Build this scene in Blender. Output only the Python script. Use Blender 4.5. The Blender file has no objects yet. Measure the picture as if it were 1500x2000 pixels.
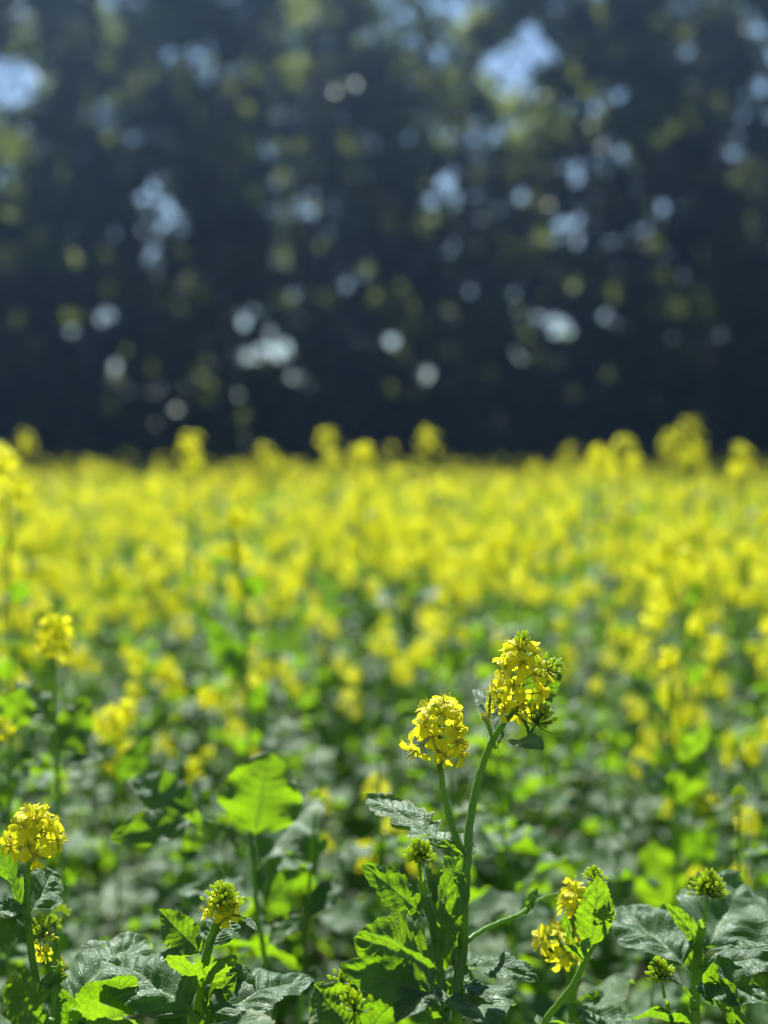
import bpy, math, random
import numpy as np
from mathutils import Vector, Matrix

sc = bpy.context.scene
C = sc.collection
R = math.radians

# ------------------------------------------------------------------ camera
CAM_H = 1.2
PITCH = 2.2
FPX = 2747.0            # focal length in pixels of the 1500x2000 frame
cd = bpy.data.cameras.new('camera')
cam = bpy.data.objects.new('camera', cd)
C.objects.link(cam)
cam.location = (0, 0, CAM_H)
cam.rotation_euler = (R(90 - PITCH), 0, 0)
cd.sensor_fit = 'VERTICAL'
cd.sensor_height = 24.0
cd.lens = 24.0 * FPX / 2000.0
cd.clip_start = 0.02
cd.clip_end = 1000
cd.dof.use_dof = True
cd.dof.focus_distance = 1.0
cd.dof.aperture_fstop = 2.1
cd.dof.aperture_blades = 0
sc.camera = cam

# ------------------------------------------------------------------ light
SUN_EL, SUN_AZ = 50.0, -11.0        # azimuth measured from the view direction (+Y) towards +X
sun_dir = Vector((math.cos(R(SUN_EL)) * math.sin(R(SUN_AZ)), math.cos(R(SUN_EL)) * math.cos(R(SUN_AZ)), math.sin(R(SUN_EL))))
w = bpy.data.worlds.new('World')
sc.world = w
w.use_nodes = True
nt = w.node_tree
sky = nt.nodes.new('ShaderNodeTexSky')
sky.sky_type = 'NISHITA'
sky.sun_disc = False
sky.sun_elevation = R(SUN_EL)
sky.sun_rotation = R(SUN_AZ)
sky.air_density = 1.0
sky.dust_density = 0.0
sky.ozone_density = 1.2
bg = nt.nodes['Background']
bg.inputs[1].default_value = 0.050
nt.links.new(sky.outputs[0], bg.inputs[0])
ld = bpy.data.lights.new('sun', 'SUN')
ld.energy = 5.0
ld.angle = R(0.53)
ld.color = (1.0, 0.975, 0.92)
sun = bpy.data.objects.new('sun', ld)
C.objects.link(sun)
sun.rotation_euler = (-sun_dir).to_track_quat('-Z', 'Y').to_euler()

sc.view_settings.view_transform = 'Standard'
sc.view_settings.look = 'None'
sc.view_settings.exposure = 1.28
sc.view_settings.gamma = 1.0
sc.view_settings.use_curve_mapping = False
cy = sc.cycles
cy.use_denoising = True
cy.max_bounces = 7
cy.diffuse_bounces = 3
cy.glossy_bounces = 2
cy.transmission_bounces = 4
cy.transparent_max_bounces = 6
cy.volume_bounces = 0
cy.sample_clamp_indirect = 4.0
cy.caustics_reflective = False
cy.caustics_refractive = False

_rot = Matrix.Rotation(R(90 - PITCH), 3, 'X')


def P(px, py, d):
    """world point seen at photo pixel (px, py), d metres in front of the camera"""
    v = Vector(((px - 750.0) / FPX * d, -(py - 1000.0) / FPX * d, -d))
    return Vector((0, 0, CAM_H)) + _rot @ v


# ------------------------------------------------------------------ materials
class N:
    def __init__(s, name):
        s.m = bpy.data.materials.new(name)
        s.m.use_nodes = True
        s.t = s.m.node_tree
        s.t.nodes.clear()
        s.out = s.t.nodes.new('ShaderNodeOutputMaterial')

    def n(s, typ, **kw):
        x = s.t.nodes.new(typ)
        for k, v in kw.items():
            setattr(x, k, v)
        return x

    def l(s, a, b):
        s.t.links.new(a, b)

    def inp(s, node, idx, val):
        if hasattr(val, 'links') or isinstance(val, bpy.types.NodeSocket):
            s.l(val, node.inputs[idx])
        else:
            node.inputs[idx].default_value = val

    def math(s, op, a, b=0.0, c=0.0, clamp=False):
        x = s.n('ShaderNodeMath', operation=op)
        x.use_clamp = clamp
        s.inp(x, 0, a)
        s.inp(x, 1, b)
        s.inp(x, 2, c)
        return x.outputs[0]

    def mix(s, f, a, b):
        x = s.n('ShaderNodeMix', data_type='RGBA')
        s.inp(x, 0, f)
        s.inp(x, 6, a if not isinstance(a, tuple) else (*a, 1))
        s.inp(x, 7, b if not isinstance(b, tuple) else (*b, 1))
        return x.outputs[2]

    def noise(s, scale, detail=3.0, vec=None):
        x = s.n('ShaderNodeTexNoise')
        x.inputs['Scale'].default_value = scale
        x.inputs['Detail'].default_value = detail
        if vec is not None:
            s.l(vec, x.inputs['Vector'])
        return x.outputs[0]

    def rng(s, v, a, b, c, d):
        x = s.n('ShaderNodeMapRange')
        s.inp(x, 0, v)
        for i, q in enumerate((a, b, c, d)):
            x.inputs[i + 1].default_value = q
        return x.outputs[0]

    def leafy(s, col, tcol, rough, tfac, spec=0.5, bump=None, bstr=0.3, bdist=0.002, sheen=0.0):
        pr = s.n('ShaderNodeBsdfPrincipled')
        s.inp(pr, 'Base Color', col if not isinstance(col, tuple) else (*col, 1))
        s.inp(pr, 'Roughness', rough)
        s.inp(pr, 'Specular IOR Level', spec)
        pr.inputs['Specular Tint'].default_value = (0.72, 0.95, 0.80, 1)
        if sheen:            # fine short hairs on the blade
            pr.inputs['Sheen Weight'].default_value = sheen
            pr.inputs['Sheen Roughness'].default_value = 0.35
            pr.inputs['Sheen Tint'].default_value = (0.75, 0.9, 0.8, 1)
        tr = s.n('ShaderNodeBsdfTranslucent')
        s.inp(tr, 'Color', tcol if not isinstance(tcol, tuple) else (*tcol, 1))
        if bump is not None:
            b = s.n('ShaderNodeBump')
            b.inputs['Strength'].default_value = bstr
            b.inputs['Distance'].default_value = bdist
            s.l(bump, b.inputs['Height'])
            s.l(b.outputs[0], pr.inputs['Normal'])
            s.l(b.outputs[0], tr.inputs['Normal'])
        mx = s.n('ShaderNodeMixShader')
        s.inp(mx, 0, tfac)
        s.l(pr.outputs[0], mx.inputs[1])
        s.l(tr.outputs[0], mx.inputs[2])
        s.l(mx.outputs[0], s.out.inputs[0])
        return s.m


def mat_leaf(name='mustard leaf', sheen=.45, dark=1.0):
    k = N(name)
    uv = k.n('ShaderNodeUVMap')
    sep = k.n('ShaderNodeSeparateXYZ')
    k.l(uv.outputs[0], sep.inputs[0])
    u = sep.outputs[0]
    av = k.math('ABSOLUTE', k.math('SUBTRACT', k.math('MULTIPLY', sep.outputs[1], 2.0), 1.0))
    geo = k.n('ShaderNodeNewGeometry')
    oi = k.n('ShaderNodeObjectInfo')
    tc = k.n('ShaderNodeTexCoord')
    wob = k.noise(60, 2, tc.outputs['Object'])
    s_ = k.math('ADD', k.math('SUBTRACT', k.math('MULTIPLY', u, 9.0), k.math('MULTIPLY', av, 1.5)), k.math('MULTIPLY', wob, 0.5))
    fr = k.math('ABSOLUTE', k.math('SUBTRACT', k.math('FRACT', s_), 0.5))
    lat = k.rng(fr, 0.0, 0.075, 1.0, 0.0)
    lat = k.math('MULTIPLY', lat, k.rng(av, 0.6, 1.0, 1.0, 0.3))
    mid = k.rng(av, 0.02, 0.075, 1.0, 0.0)
    vein = k.math('MAXIMUM', lat, mid)
    vo = k.n('ShaderNodeTexVoronoi', feature='DISTANCE_TO_EDGE')
    vo.inputs['Scale'].default_value = 230
    k.l(tc.outputs['Object'], vo.inputs['Vector'])
    ret = k.rng(vo.outputs['Distance'], 0.0, 0.12, 1.0, 0.0)
    big = k.noise(25, 3, geo.outputs['Position'])
    rnd = k.math('ADD', k.math('MULTIPLY', oi.outputs['Random'], 0.6), k.math('MULTIPLY', big, 0.4))
    col = k.mix(rnd, (0.018, 0.058, 0.016), (0.044, 0.102, 0.026))
    col = k.mix(k.math('MULTIPLY', vein, 0.55), col, (0.17, 0.25, 0.09))
    col = k.mix(k.math('MULTIPLY', ret, 0.15), col, (0.12, 0.2, 0.06))
    spots = k.rng(k.noise(190, 2, tc.outputs['Object']), 0.72, 0.78, 0.0, 0.6)
    col = k.mix(spots, col, (0.22, 0.19, 0.06))
    edge = k.math('MULTIPLY', k.rng(k.math('ADD', av, k.math('MULTIPLY', big, 0.5)), 1.0, 1.35, 0.0, 1.0), k.rng(oi.outputs['Random'], 0.55, 0.8, 0.0, 0.8))
    col = k.mix(edge, col, (0.30, 0.24, 0.05))
    if dark < 1:
        col = k.mix(1 - dark, col, (0.0, 0.01, 0.0))
    t = k.mix(rnd, (0.20, 0.46, 0.004), (0.42, 0.72, 0.008))
    t = k.mix(k.math('MULTIPLY', vein, 0.65), t, (0.12, 0.26, 0.02))
    t = k.mix(k.math('MULTIPLY', ret, 0.45), t, (0.12, 0.30, 0.01))
    hb = k.math('SUBTRACT', k.math('MULTIPLY', k.noise(70, 2, tc.outputs['Object']), 0.5), k.math('ADD', k.math('MULTIPLY', vein, 1.0), k.math('MULTIPLY', ret, 0.35)))
    rough = k.rng(k.noise(90, 2, tc.outputs['Object']), 0.3, 0.7, 0.47, 0.62)
    return k.leafy(col, t, rough, 0.38, 0.5 if dark == 1 else 0.36, hb, 0.55, 0.0009, sheen)


def mat_leaf_far():
    k = N('mustard leaf far')
    geo = k.n('ShaderNodeNewGeometry')
    big = k.noise(9, 3, geo.outputs['Position'])
    col = k.mix(big, (0.018, 0.058, 0.016), (0.044, 0.102, 0.026))
    t = k.mix(big, (0.20, 0.46, 0.004), (0.42, 0.72, 0.008))
    return k.leafy(col, t, 0.5, 0.38, 0.34, k.noise(60, 2, geo.outputs['Position']), 0.4, 0.004, 0.10)


def mat_petal(name, a, b, ta):
    k = N(name)
    geo = k.n('ShaderNodeNewGeometry')
    n1 = k.noise(70, 3, geo.outputs['Position'])
    uv = k.n('ShaderNodeUVMap')
    wv = k.n('ShaderNodeTexWave')
    wv.bands_direction = 'Y'
    wv.inputs['Scale'].default_value = 7
    wv.inputs['Distortion'].default_value = 1.5
    k.l(uv.outputs[0], wv.inputs[0])
    col = k.mix(n1, a, b)
    return k.leafy(col, ta, 0.5, 0.5, 0.3, wv.outputs[1], 0.25, 0.0006)


def mat_simple(name, a, b, ta, rough, tf, sc_=120, bs=0.3, bd=0.0008, spec=0.45):
    k = N(name)
    tc = k.n('ShaderNodeTexCoord')
    n1 = k.noise(sc_, 3, tc.outputs['Object'])
    return k.leafy(k.mix(n1, a, b), ta, rough, tf, spec, n1, bs, bd)


def mat_bark():
    k = N('bark')
    geo = k.n('ShaderNodeNewGeometry')
    mp = k.n('ShaderNodeMapping')
    mp.inputs['Scale'].default_value = (1, 1, 0.2)
    k.l(geo.outputs['Position'], mp.inputs[0])
    n1 = k.noise(9, 6, mp.outputs[0])
    pr = k.n('ShaderNodeBsdfPrincipled')
    k.l(k.mix(n1, (0.035, 0.028, 0.02), (0.12, 0.10, 0.08)), pr.inputs['Base Color'])
    pr.inputs['Roughness'].default_value = 0.9
    b = k.n('ShaderNodeBump')
    b.inputs['Distance'].default_value = 0.03
    k.l(n1, b.inputs['Height'])
    k.l(b.outputs[0], pr.inputs['Normal'])
    k.l(pr.outputs[0], k.out.inputs[0])
    return k.m


def mat_soil():
    k = N('soil')
    geo = k.n('ShaderNodeNewGeometry')
    n1 = k.noise(3, 6, geo.outputs['Position'])
    n2 = k.noise(45, 6, geo.outputs['Position'])
    pr = k.n('ShaderNodeBsdfPrincipled')
    c = k.mix(n2, (0.03, 0.02, 0.012), (0.10, 0.07, 0.045))
    c = k.mix(k.rng(n1, 0.45, 0.65, 0, 1), c, (0.03, 0.045, 0.012))
    k.l(c, pr.inputs['Base Color'])
    pr.inputs['Roughness'].default_value = 0.95
    b = k.n('ShaderNodeBump')
    b.inputs['Distance'].default_value = 0.02
    k.l(n2, b.inputs['Height'])
    k.l(b.outputs[0], pr.inputs['Normal'])
    k.l(pr.outputs[0], k.out.inputs[0])
    return k.m


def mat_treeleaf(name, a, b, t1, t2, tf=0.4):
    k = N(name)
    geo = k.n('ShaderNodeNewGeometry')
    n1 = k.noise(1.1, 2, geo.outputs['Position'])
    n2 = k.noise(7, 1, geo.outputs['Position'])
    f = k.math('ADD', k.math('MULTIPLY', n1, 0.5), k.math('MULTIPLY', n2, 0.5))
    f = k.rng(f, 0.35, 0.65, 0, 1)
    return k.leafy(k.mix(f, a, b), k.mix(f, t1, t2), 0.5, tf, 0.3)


M = {
    'leaf': mat_leaf(),
    'leaf_soft': mat_leaf('mustard leaf soft', .04, .92),
    'leaf_far': mat_leaf_far(),
    'petal': mat_petal('mustard petal', (0.84, 0.78, 0.015), (0.90, 0.87, 0.035), (0.95, 0.93, 0.025)),
    'stamen': mat_simple('stamen', (0.62, 0.55, 0.05), (0.75, 0.66, 0.08), (0.7, 0.66, 0.06), 0.5, 0.3),
    'bud': mat_simple('bud', (0.26, 0.36, 0.03), (0.55, 0.60, 0.06), (0.70, 0.86, 0.05), 0.45, 0.6, 350),
    'stem': mat_simple('stem', (0.09, 0.19, 0.03), (0.15, 0.27, 0.05), (0.35, 0.6, 0.03), 0.5, 0.35),
    'bark': mat_bark(),
    'soil': mat_soil(),
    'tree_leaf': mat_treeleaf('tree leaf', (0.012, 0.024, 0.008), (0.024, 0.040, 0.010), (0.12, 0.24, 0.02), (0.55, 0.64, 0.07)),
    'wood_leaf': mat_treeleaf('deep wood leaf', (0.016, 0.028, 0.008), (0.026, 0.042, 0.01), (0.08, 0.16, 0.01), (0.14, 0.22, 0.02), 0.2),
}


# ------------------------------------------------------------------ mesh helpers
class Buf:
    """collects quads; builds one mesh"""

    def __init__(s):
        s.V, s.Q, s.U, s.Mi, s.n = [], [], [], [], 0

    def add(s, v, q, uv=None, mi=0):
        v = np.asarray(v, float)
        q = np.asarray(q, int)
        if uv is None:
            uv = np.zeros((len(v), 2))
        s.V.append(v)
        s.Q.append(q + s.n)
        s.U.append(uv)
        s.Mi.append(np.full(len(q), mi, int))
        s.n += len(v)

    def arrays(s):
        return np.concatenate(s.V), np.concatenate(s.Q), np.concatenate(s.U), np.concatenate(s.Mi)

    def mesh(s, name, mats, smooth=True):
        return np_mesh(name, *s.arrays(), mats, smooth)


def np_mesh(name, V, Q, U, Mi, mats, smooth=True):
    me = bpy.data.meshes.new(name)
    nv, nq = len(V), len(Q)
    me.vertices.add(nv)
    me.vertices.foreach_set('co', V.astype(np.float32).ravel())
    me.loops.add(nq * 4)
    me.loops.foreach_set('vertex_index', Q.astype(np.int32).ravel())
    me.polygons.add(nq)
    me.polygons.foreach_set('loop_start', np.arange(0, nq * 4, 4, dtype=np.int32))
    me.polygons.foreach_set('material_index', Mi.astype(np.int32))
    if smooth:
        me.polygons.foreach_set('use_smooth', np.ones(nq, dtype=bool))
    if U is not None:
        uvl = me.uv_layers.new(name='UVMap')
        uvl.data.foreach_set('uv', U[Q.ravel()].astype(np.float32).ravel())
    for m in mats:
        me.materials.append(m)
    me.update(calc_edges=True)
    return me


def frame(d, n):
    """3x3 matrix whose columns are side, direction d, normal near n"""
    d = Vector(d).normalized()
    n = Vector(n)
    s = d.cross(n)
    if s.length < 1e-5:
        s = d.cross(Vector((1, 0.1, 0)))
    s.normalize()
    n2 = s.cross(d)
    return np.array([[s.x, d.x, n2.x], [s.y, d.y, n2.y], [s.z, d.z, n2.z]])


def xf(v, F, o, s=1.0):
    return (v * s) @ F.T + np.array(o)


def leaf_geo(rng, L=0.1, W=0.06, nu=30, nv=5, teeth=0.16, nt=9, lobes=1, fold=0.25, curl=0.5, cr=0.03, ripple=0.05, petiole=0.12, twist=0.0, holes=0):
    """leaf growing along +Y from the origin, upper side +Z"""
    u = np.linspace(0, 1, nu)
    v = np.linspace(-1, 1, 2 * nv + 1)
    uu, vv = np.meshgrid(u, v, indexing='ij')
    ub = np.clip((uu - petiole) / (1 - petiole), 0, 1)
    prof = np.sin(np.pi * ub ** 0.72) ** 0.62 * (1 - 0.12 * ub)
    side = np.where(vv < 0, 1, 0)
    red = np.zeros_like(uu)
    for sd in (0, 1):
        ph = rng.uniform(0, 1)
        x = ub * nt + ph + 0.35 * np.sin(ub * 7 + rng.uniform(0, 6))
        saw = np.abs((x % 1) - 0.72) / 0.72
        amp = teeth * (0.6 + 0.6 * np.sin(ub * 11 + rng.uniform(0, 6)) ** 2)
        rr = saw * amp + 0.4 * teeth * (((x * 2.7) % 1))
        for k in range(lobes):
            c = 0.16 + 0.16 * k + rng.uniform(-0.03, 0.03)
            rr = rr + (0.62 - 0.16 * k) * np.exp(-((ub - c) / 0.035) ** 2)
        red = np.where(side == sd, rr, red)
    wdt = prof * (1 - np.clip(red, 0, 0.9) * np.abs(vv) ** 1.5)
    wdt = np.maximum(wdt, 0.028 * (1 - uu * 0.8))
    x = vv * wdt * W * 0.5
    y = uu * L + 0.22 * np.abs(x) * (1 - uu)
    s = ub * 9.0 - np.abs(vv) * 1.5
    quilt = np.abs(np.sin(np.pi * s)) ** 0.7 * np.clip(np.abs(vv) * 5, 0, 1) * (1 - np.abs(vv) ** 3) * (prof > 0.15)
    z = fold * np.abs(x) + cr * W * quilt * (0.45 + 0.55 * np.sin(uu * rng.uniform(5, 9) + vv * 2 + rng.uniform(0, 6)) ** 2) + ripple * W * np.sin(ub * 15 + rng.uniform(0, 6) + vv * 1.3) * np.abs(vv) ** 1.6 * prof
    z += 0.06 * W * np.sin(uu * 5 + rng.uniform(0, 6)) * vv
    z -= 0.35 * fold * np.abs(x) * np.abs(vv) * 1.2
    for _ in range(5):      # uneven crumple
        z += 0.011 * W * np.sin(rng.uniform(8, 22) * uu * L / W * .6 + rng.uniform(-9, 9) * vv + rng.uniform(0, 6)) * np.clip(prof * 1.5, 0, 1)
    # bend along the length
    a = -curl * (uu ** 1.4)
    yy = np.cumsum(np.vstack([np.zeros((1, vv.shape[1])), np.diff(y, axis=0) * np.cos(a[1:])]), axis=0) + y[:1]
    zc = np.cumsum(np.vstack([np.zeros((1, vv.shape[1])), np.diff(y, axis=0) * np.sin(a[1:])]), axis=0)
    Y = yy - z * np.sin(a)
    Z = zc + z * np.cos(a)
    if twist:
        t = twist * uu
        X = x * np.cos(t) - Z * np.sin(t) * 0
        Zt = Z + x * np.sin(t)
        x, Z = X, Zt
    V = np.stack([x, Y, Z], -1).reshape(-1, 3)
    nc = 2 * nv + 1
    i, j = np.meshgrid(np.arange(nu - 1), np.arange(nc - 1), indexing='ij')
    a0 = (i * nc + j).ravel()
    Q = np.stack([a0, a0 + 1, a0 + nc + 1, a0 + nc], -1)
    if holes:
        keep = np.ones(len(Q), bool)
        for _ in range(holes):
            ci, cj = rng.integers(int(nu * .3), int(nu * .9)), rng.integers(1, nc - 2)
            keep &= ~((i.ravel() == ci) & (np.abs(j.ravel() - cj) < 1))
        Q = Q[keep]
    U = np.stack([uu, vv * 0.5 + 0.5], -1).reshape(-1, 2)
    return V, Q, U


def spline(pts, n=24):
    p = [np.array(q, float) for q in pts]
    if len(p) == 2:
        t = np.linspace(0, 1, max(3, n // 3))[:, None]
        return p[0] * (1 - t) + p[1] * t
    p = [2 * p[0] - p[1]] + p + [2 * p[-1] - p[-2]]
    out = []
    m = max(2, n // (len(p) - 3))
    for k in range(1, len(p) - 2):
        for q in range(m):
            t = q / m
            a, b, c, d = p[k - 1:k + 3]
            out.append(0.5 * (2 * b + (c - a) * t + (2 * a - 5 * b + 4 * c - d) * t * t + (3 * b - a - 3 * c + d) * t ** 3))
    out.append(p[-2])
    return np.array(out)


def tube_geo(path, r0, r1, sides=8, ridge=0.0):
    path = np.asarray(path, float)
    n = len(path)
    tan = np.gradient(path, axis=0)
    tan /= np.linalg.norm(tan, axis=1)[:, None] + 1e-12
    ref = np.array([0.31, 0.9, 0.2]) if abs(tan[0][2]) > 0.5 else np.array([0, 0, 1.0])
    V = []
    for k in range(n):
        a = np.cross(tan[k], ref)
        a /= np.linalg.norm(a) + 1e-12
        b = np.cross(tan[k], a)
        r = r0 + (r1 - r0) * k / (n - 1)
        ang = np.linspace(0, 2 * np.pi, sides, endpoint=False)
        rr = r * (1 + ridge * np.cos(ang * 4))
        V.append(path[k] + np.outer(np.cos(ang) * rr, a) + np.outer(np.sin(ang) * rr, b))
    V = np.concatenate(V)
    Q = []
    for k in range(n - 1):
        for j in range(sides):
            q = (j + 1) % sides
            Q.append((k * sides + j, k * sides + q, (k + 1) * sides + q, (k + 1) * sides + j))
    return V, np.array(Q), None


def hairs_geo(rng, path, r, n, L=0.0014):
    path = np.asarray(path)
    V, Q = [], []
    for k in range(n):
        i = rng.integers(0, len(path) - 1)
        t = rng.uniform()
        p = path[i] * (1 - t) + path[i + 1] * t
        d = rng.normal(size=3)
        ax = path[i + 1] - path[i]
        ax /= np.linalg.norm(ax) + 1e-9
        d -= ax * d.dot(ax)
        d /= np.linalg.norm(d) + 1e-9
        e = np.cross(ax, d) * 0.00007
        tip = p + d * (r + L * rng.uniform(.6, 1.2)) - np.array([0, 0, 0.0004])
        b = len(V)
        V += [p + d * r * .9 - e, p + d * r * .9 + e, tip + e * .3, tip - e * .3]
        Q.append((b, b + 1, b + 2, b + 3))
    return np.array(V), np.array(Q), None


def obj(name, me, parent=None, M4=None):
    o = bpy.data.objects.new(name, me)
    C.objects.link(o)
    if parent is not None:
        o.parent = parent
    if M4 is not None:
        o.matrix_basis = M4
    return o


def tag(o, label=None, cat=None, group=None, kind=None):
    if label: o['label'] = label
    if cat: o['category'] = cat
    if group: o['group'] = group
    if kind: o['kind'] = kind
    return o


# ------------------------------------------------------------------ flowers
def petal_geo(rng, L=0.0100, W=0.0076, nu=7, nv=2):
    u = np.linspace(0, 1, nu)
    v = np.linspace(-1, 1, 2 * nv + 1)
    uu, vv = np.meshgrid(u, v, indexing='ij')
    wd = np.where(uu < 0.3, 0.14, 0.14 + 0.86 * np.sin(np.clip((uu - 0.3) / 0.7, 0, 1) * np.pi * 0.62) ** 0.8)
    wd = wd * np.where(uu > 0.9, 0.82, 1.0)
    x = vv * wd * W * 0.5
    y = uu * L
    notch = -0.08 * L * (1 - np.abs(vv)) * (uu > 0.95)
    a = 1.25 * (1 - np.clip(uu / 0.38, 0, 1)) - rng.uniform(0.1, 0.9) * np.clip(uu - 0.4, 0, 1)
    a0 = rng.uniform(-0.1, 0.3)
    dy = np.diff(y, axis=0)
    Y = np.vstack([np.zeros((1, vv.shape[1])), np.cumsum(dy * np.cos(a[1:] + a0), axis=0)]) + notch
    Z = np.vstack([np.zeros((1, vv.shape[1])), np.cumsum(dy * np.sin(a[1:] + a0), axis=0)])
    Z += W * (rng.uniform(-.15, .3) * vv ** 2 + 0.06 * np.sin(vv * 4 + rng.uniform(0, 6))) * (uu > 0.3)
    V = np.stack([x, Y, Z], -1).reshape(-1, 3)
    nc = 2 * nv + 1
    i, j = np.meshgrid(np.arange(nu - 1), np.arange(nc - 1), indexing='ij')
    a0 = (i * nc + j).ravel()
    Q = np.stack([a0, a0 + 1, a0 + nc + 1, a0 + nc], -1)
    return V, Q, np.stack([uu, vv * .5 + .5], -1).reshape(-1, 2)


def ellip_geo(L, r, sides=6, rings=5, shape=0.0):
    V, Q = [], []
    for k in range(rings + 1):
        t = k / rings
        rr = r * math.sin(math.pi * min(max(t, 0.03), 0.97)) ** 0.7 * (1 - shape * t)
        for j in range(sides):
            a = 2 * math.pi * j / sides
            V.append((rr * math.cos(a), rr * math.sin(a), L * t))
    for k in range(rings):
        for j in range(sides):
            q = (j + 1) % sides
            Q.append((k * sides + j, k * sides + q, (k + 1) * sides + q, (k + 1) * sides + j))
    return np.array(V), np.array(Q), None


def rz(a):
    c, s = math.cos(a), math.sin(a)
    return np.array([[c, -s, 0], [s, c, 0], [0, 0, 1]])


def flower_mesh(seed, hi=True):
    """flower opening towards +Z, origin at its receptacle"""
    rng = np.random.default_rng(seed)
    b = Buf()
    for k in range(4):
        v, q, uv = petal_geo(rng, nu=7 if hi else 4, nv=2 if hi else 1)
        b.add(v @ rz(k * math.pi / 2 + rng.uniform(-.2, .2)).T, q, uv, 0)
    for k in range(6):
        a = k * math.pi / 3 + 0.3
        o = rng.uniform(0.0014, 0.0026)
        h = rng.uniform(0.005, 0.0068)
        path = [(0, 0, 0), (o * .7 * math.cos(a), o * .7 * math.sin(a), h * .6), (o * math.cos(a), o * math.sin(a), h)]
        b.add(*tube_geo(path, 0.0002, 0.0002, 3), mi=1)
        v, q, _ = ellip_geo(0.0016, 0.0005, 4, 3)
        b.add(v + np.array([o * math.cos(a), o * math.sin(a), h - .0004]), q, None, 1)
    for k in range(4):
        v, q, _ = ellip_geo(0.0055, 0.0008, 4, 3)
        ang = rng.uniform(0.9, 1.25)
        Rx = np.array([[1, 0, 0], [0, math.cos(ang), -math.sin(ang)], [0, math.sin(ang), math.cos(ang)]])
        b.add(v @ Rx.T @ rz(k * math.pi / 2 + .78).T, q, None, 1)
    v, q, _ = ellip_geo(0.007, 0.0007, 5, 4)
    b.add(v, q, None, 2)
    return b.mesh('flower', [M['petal'], M['stamen'], M['bud']])


FLOWERS = [flower_mesh(s) for s in range(7)]


def bud_mesh(seed, L, r):
    b = Buf()
    v, q, _ = ellip_geo(L, r, 7, 6, 0.25)
    b.add(v, q, None, 0)
    return b.mesh('bud', [M['bud']])


BUDS = [bud_mesh(0, 0.0040, 0.00150), bud_mesh(1, 0.0048, 0.00165), bud_mesh(2, 0.0033, 0.0013)]


def basis4(z, o, s=1.0, spin=0.0):
    z = Vector(z).normalized()
    q = z.to_track_quat('Z', 'Y')
    return Matrix.Translation(o) @ (q.to_matrix().to_4x4() @ Matrix.Rotation(spin, 4, 'Z')) @ Matrix.Scale(s, 4)


def head_layout(rng, axis, Rr, Hh, n_open, n_bud, fs=1.0, bud_r=0.011, low=-0.25, top=1.0):
    """open flowers round the rachis, buds in a dome at its end; list of (kind, attach, dir, length, facing)"""
    ax = Vector(axis).normalized()
    q = ax.to_track_quat('Z', 'Y').to_matrix()
    out = []
    for i in range(n_open):
        t = (i + 0.5) / n_open
        phi = i * 2.39996 + rng.uniform(-.35, .35)
        el = low + (top - low) * t ** 1.2 + rng.uniform(-.2, .2)
        d = q @ Vector((math.cos(phi) * math.cos(el), math.sin(phi) * math.cos(el), math.sin(el)))
        ln = max(0.004, (Rr * (1 - 0.3 * t ** 2) - 0.007) * rng.uniform(.65, 1.2))
        a = ax * (Hh * (t * 0.8 - 0.05))
        f = d * 1.0 + Vector(rng.normal(size=3)) * 0.28 + ax * 0.1
        out.append(('f', a, d, ln, f, fs * rng.uniform(.85, 1.12)))
    for i in range(n_bud):
        t = (i + 0.5) / n_bud
        phi = i * 2.39996
        el = 1.5 - 1.15 * math.sqrt(1 - t) if n_bud else 0
        el = -0.15 + 1.7 * t ** .75
        d = q @ Vector((math.cos(phi) * math.cos(el), math.sin(phi) * math.cos(el), math.sin(el)))
        ln = max(.003, (bud_r - .003) * rng.uniform(.5, 1.05))
        a = ax * (Hh * (0.78 + 0.12 * t))
        out.append(('b', a, d, ln, d * 1.0 + ax * .35 + Vector(rng.normal(size=3)) * .15, rng.uniform(.8, 1.15)))
    return out


def hero_head(rng, root, pos, axis, Rr, Hh, n_open, n_bud, **kw):
    """flower_head part with every flower and bud a sub-part"""
    ax = Vector(axis).normalized()
    lay = head_layout(rng, axis, Rr, Hh, n_open, n_bud, **kw)
    b = Buf()
    b.add(*tube_geo(spline([(0, 0, 0), tuple(ax * Hh * .5), tuple(ax * Hh * .95)], 6), 0.0013, 0.0007, 6))
    for kind, a, d, ln, f, s in lay:
        p0, p1 = np.array(a), np.array(a + d * ln)
        b.add(*tube_geo(spline([p0, p0 * .5 + p1 * .5 - np.array(ax) * ln * .06, p1], 6), 0.0004, 0.00045, 4))
    h = obj('flower_head', b.mesh('flower_head', [M['stem']]), root, Matrix.Translation(pos - root.location))
    for kind, a, d, ln, f, s in lay:
        if kind == 'f':
            obj('flower', FLOWERS[rng.integers(len(FLOWERS))], h, basis4(f, a + d * ln, s, rng.uniform(0, 6)))
        else:
            obj('bud', BUDS[rng.integers(3)], h, basis4(f, a + d * ln, s, 0))
    return h


# ------------------------------------------------------------------ ground
gx = np.linspace(-80, 80, 161)
gy = np.linspace(-60, 100, 161)
GX, GY = np.meshgrid(gx, gy, indexing='ij')
GZ = 0.03 * np.sin(GX * 0.7) * np.cos(GY * 0.5) - 0.03
V = np.stack([GX, GY, GZ], -1).reshape(-1, 3)
i, j = np.meshgrid(np.arange(160), np.arange(160), indexing='ij')
a0 = (i * 161 + j).ravel()
Q = np.stack([a0, a0 + 161, a0 + 162, a0 + 1], -1)
g = obj('ground', np_mesh('ground', V, Q, np.zeros((len(V), 2)), np.zeros(len(Q)), [M['soil']]))
tag(g, 'dark soil of the field under the mustard plants', kind='structure')

# ------------------------------------------------------------------ the wood
WOOD_Y = 36.0
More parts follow.
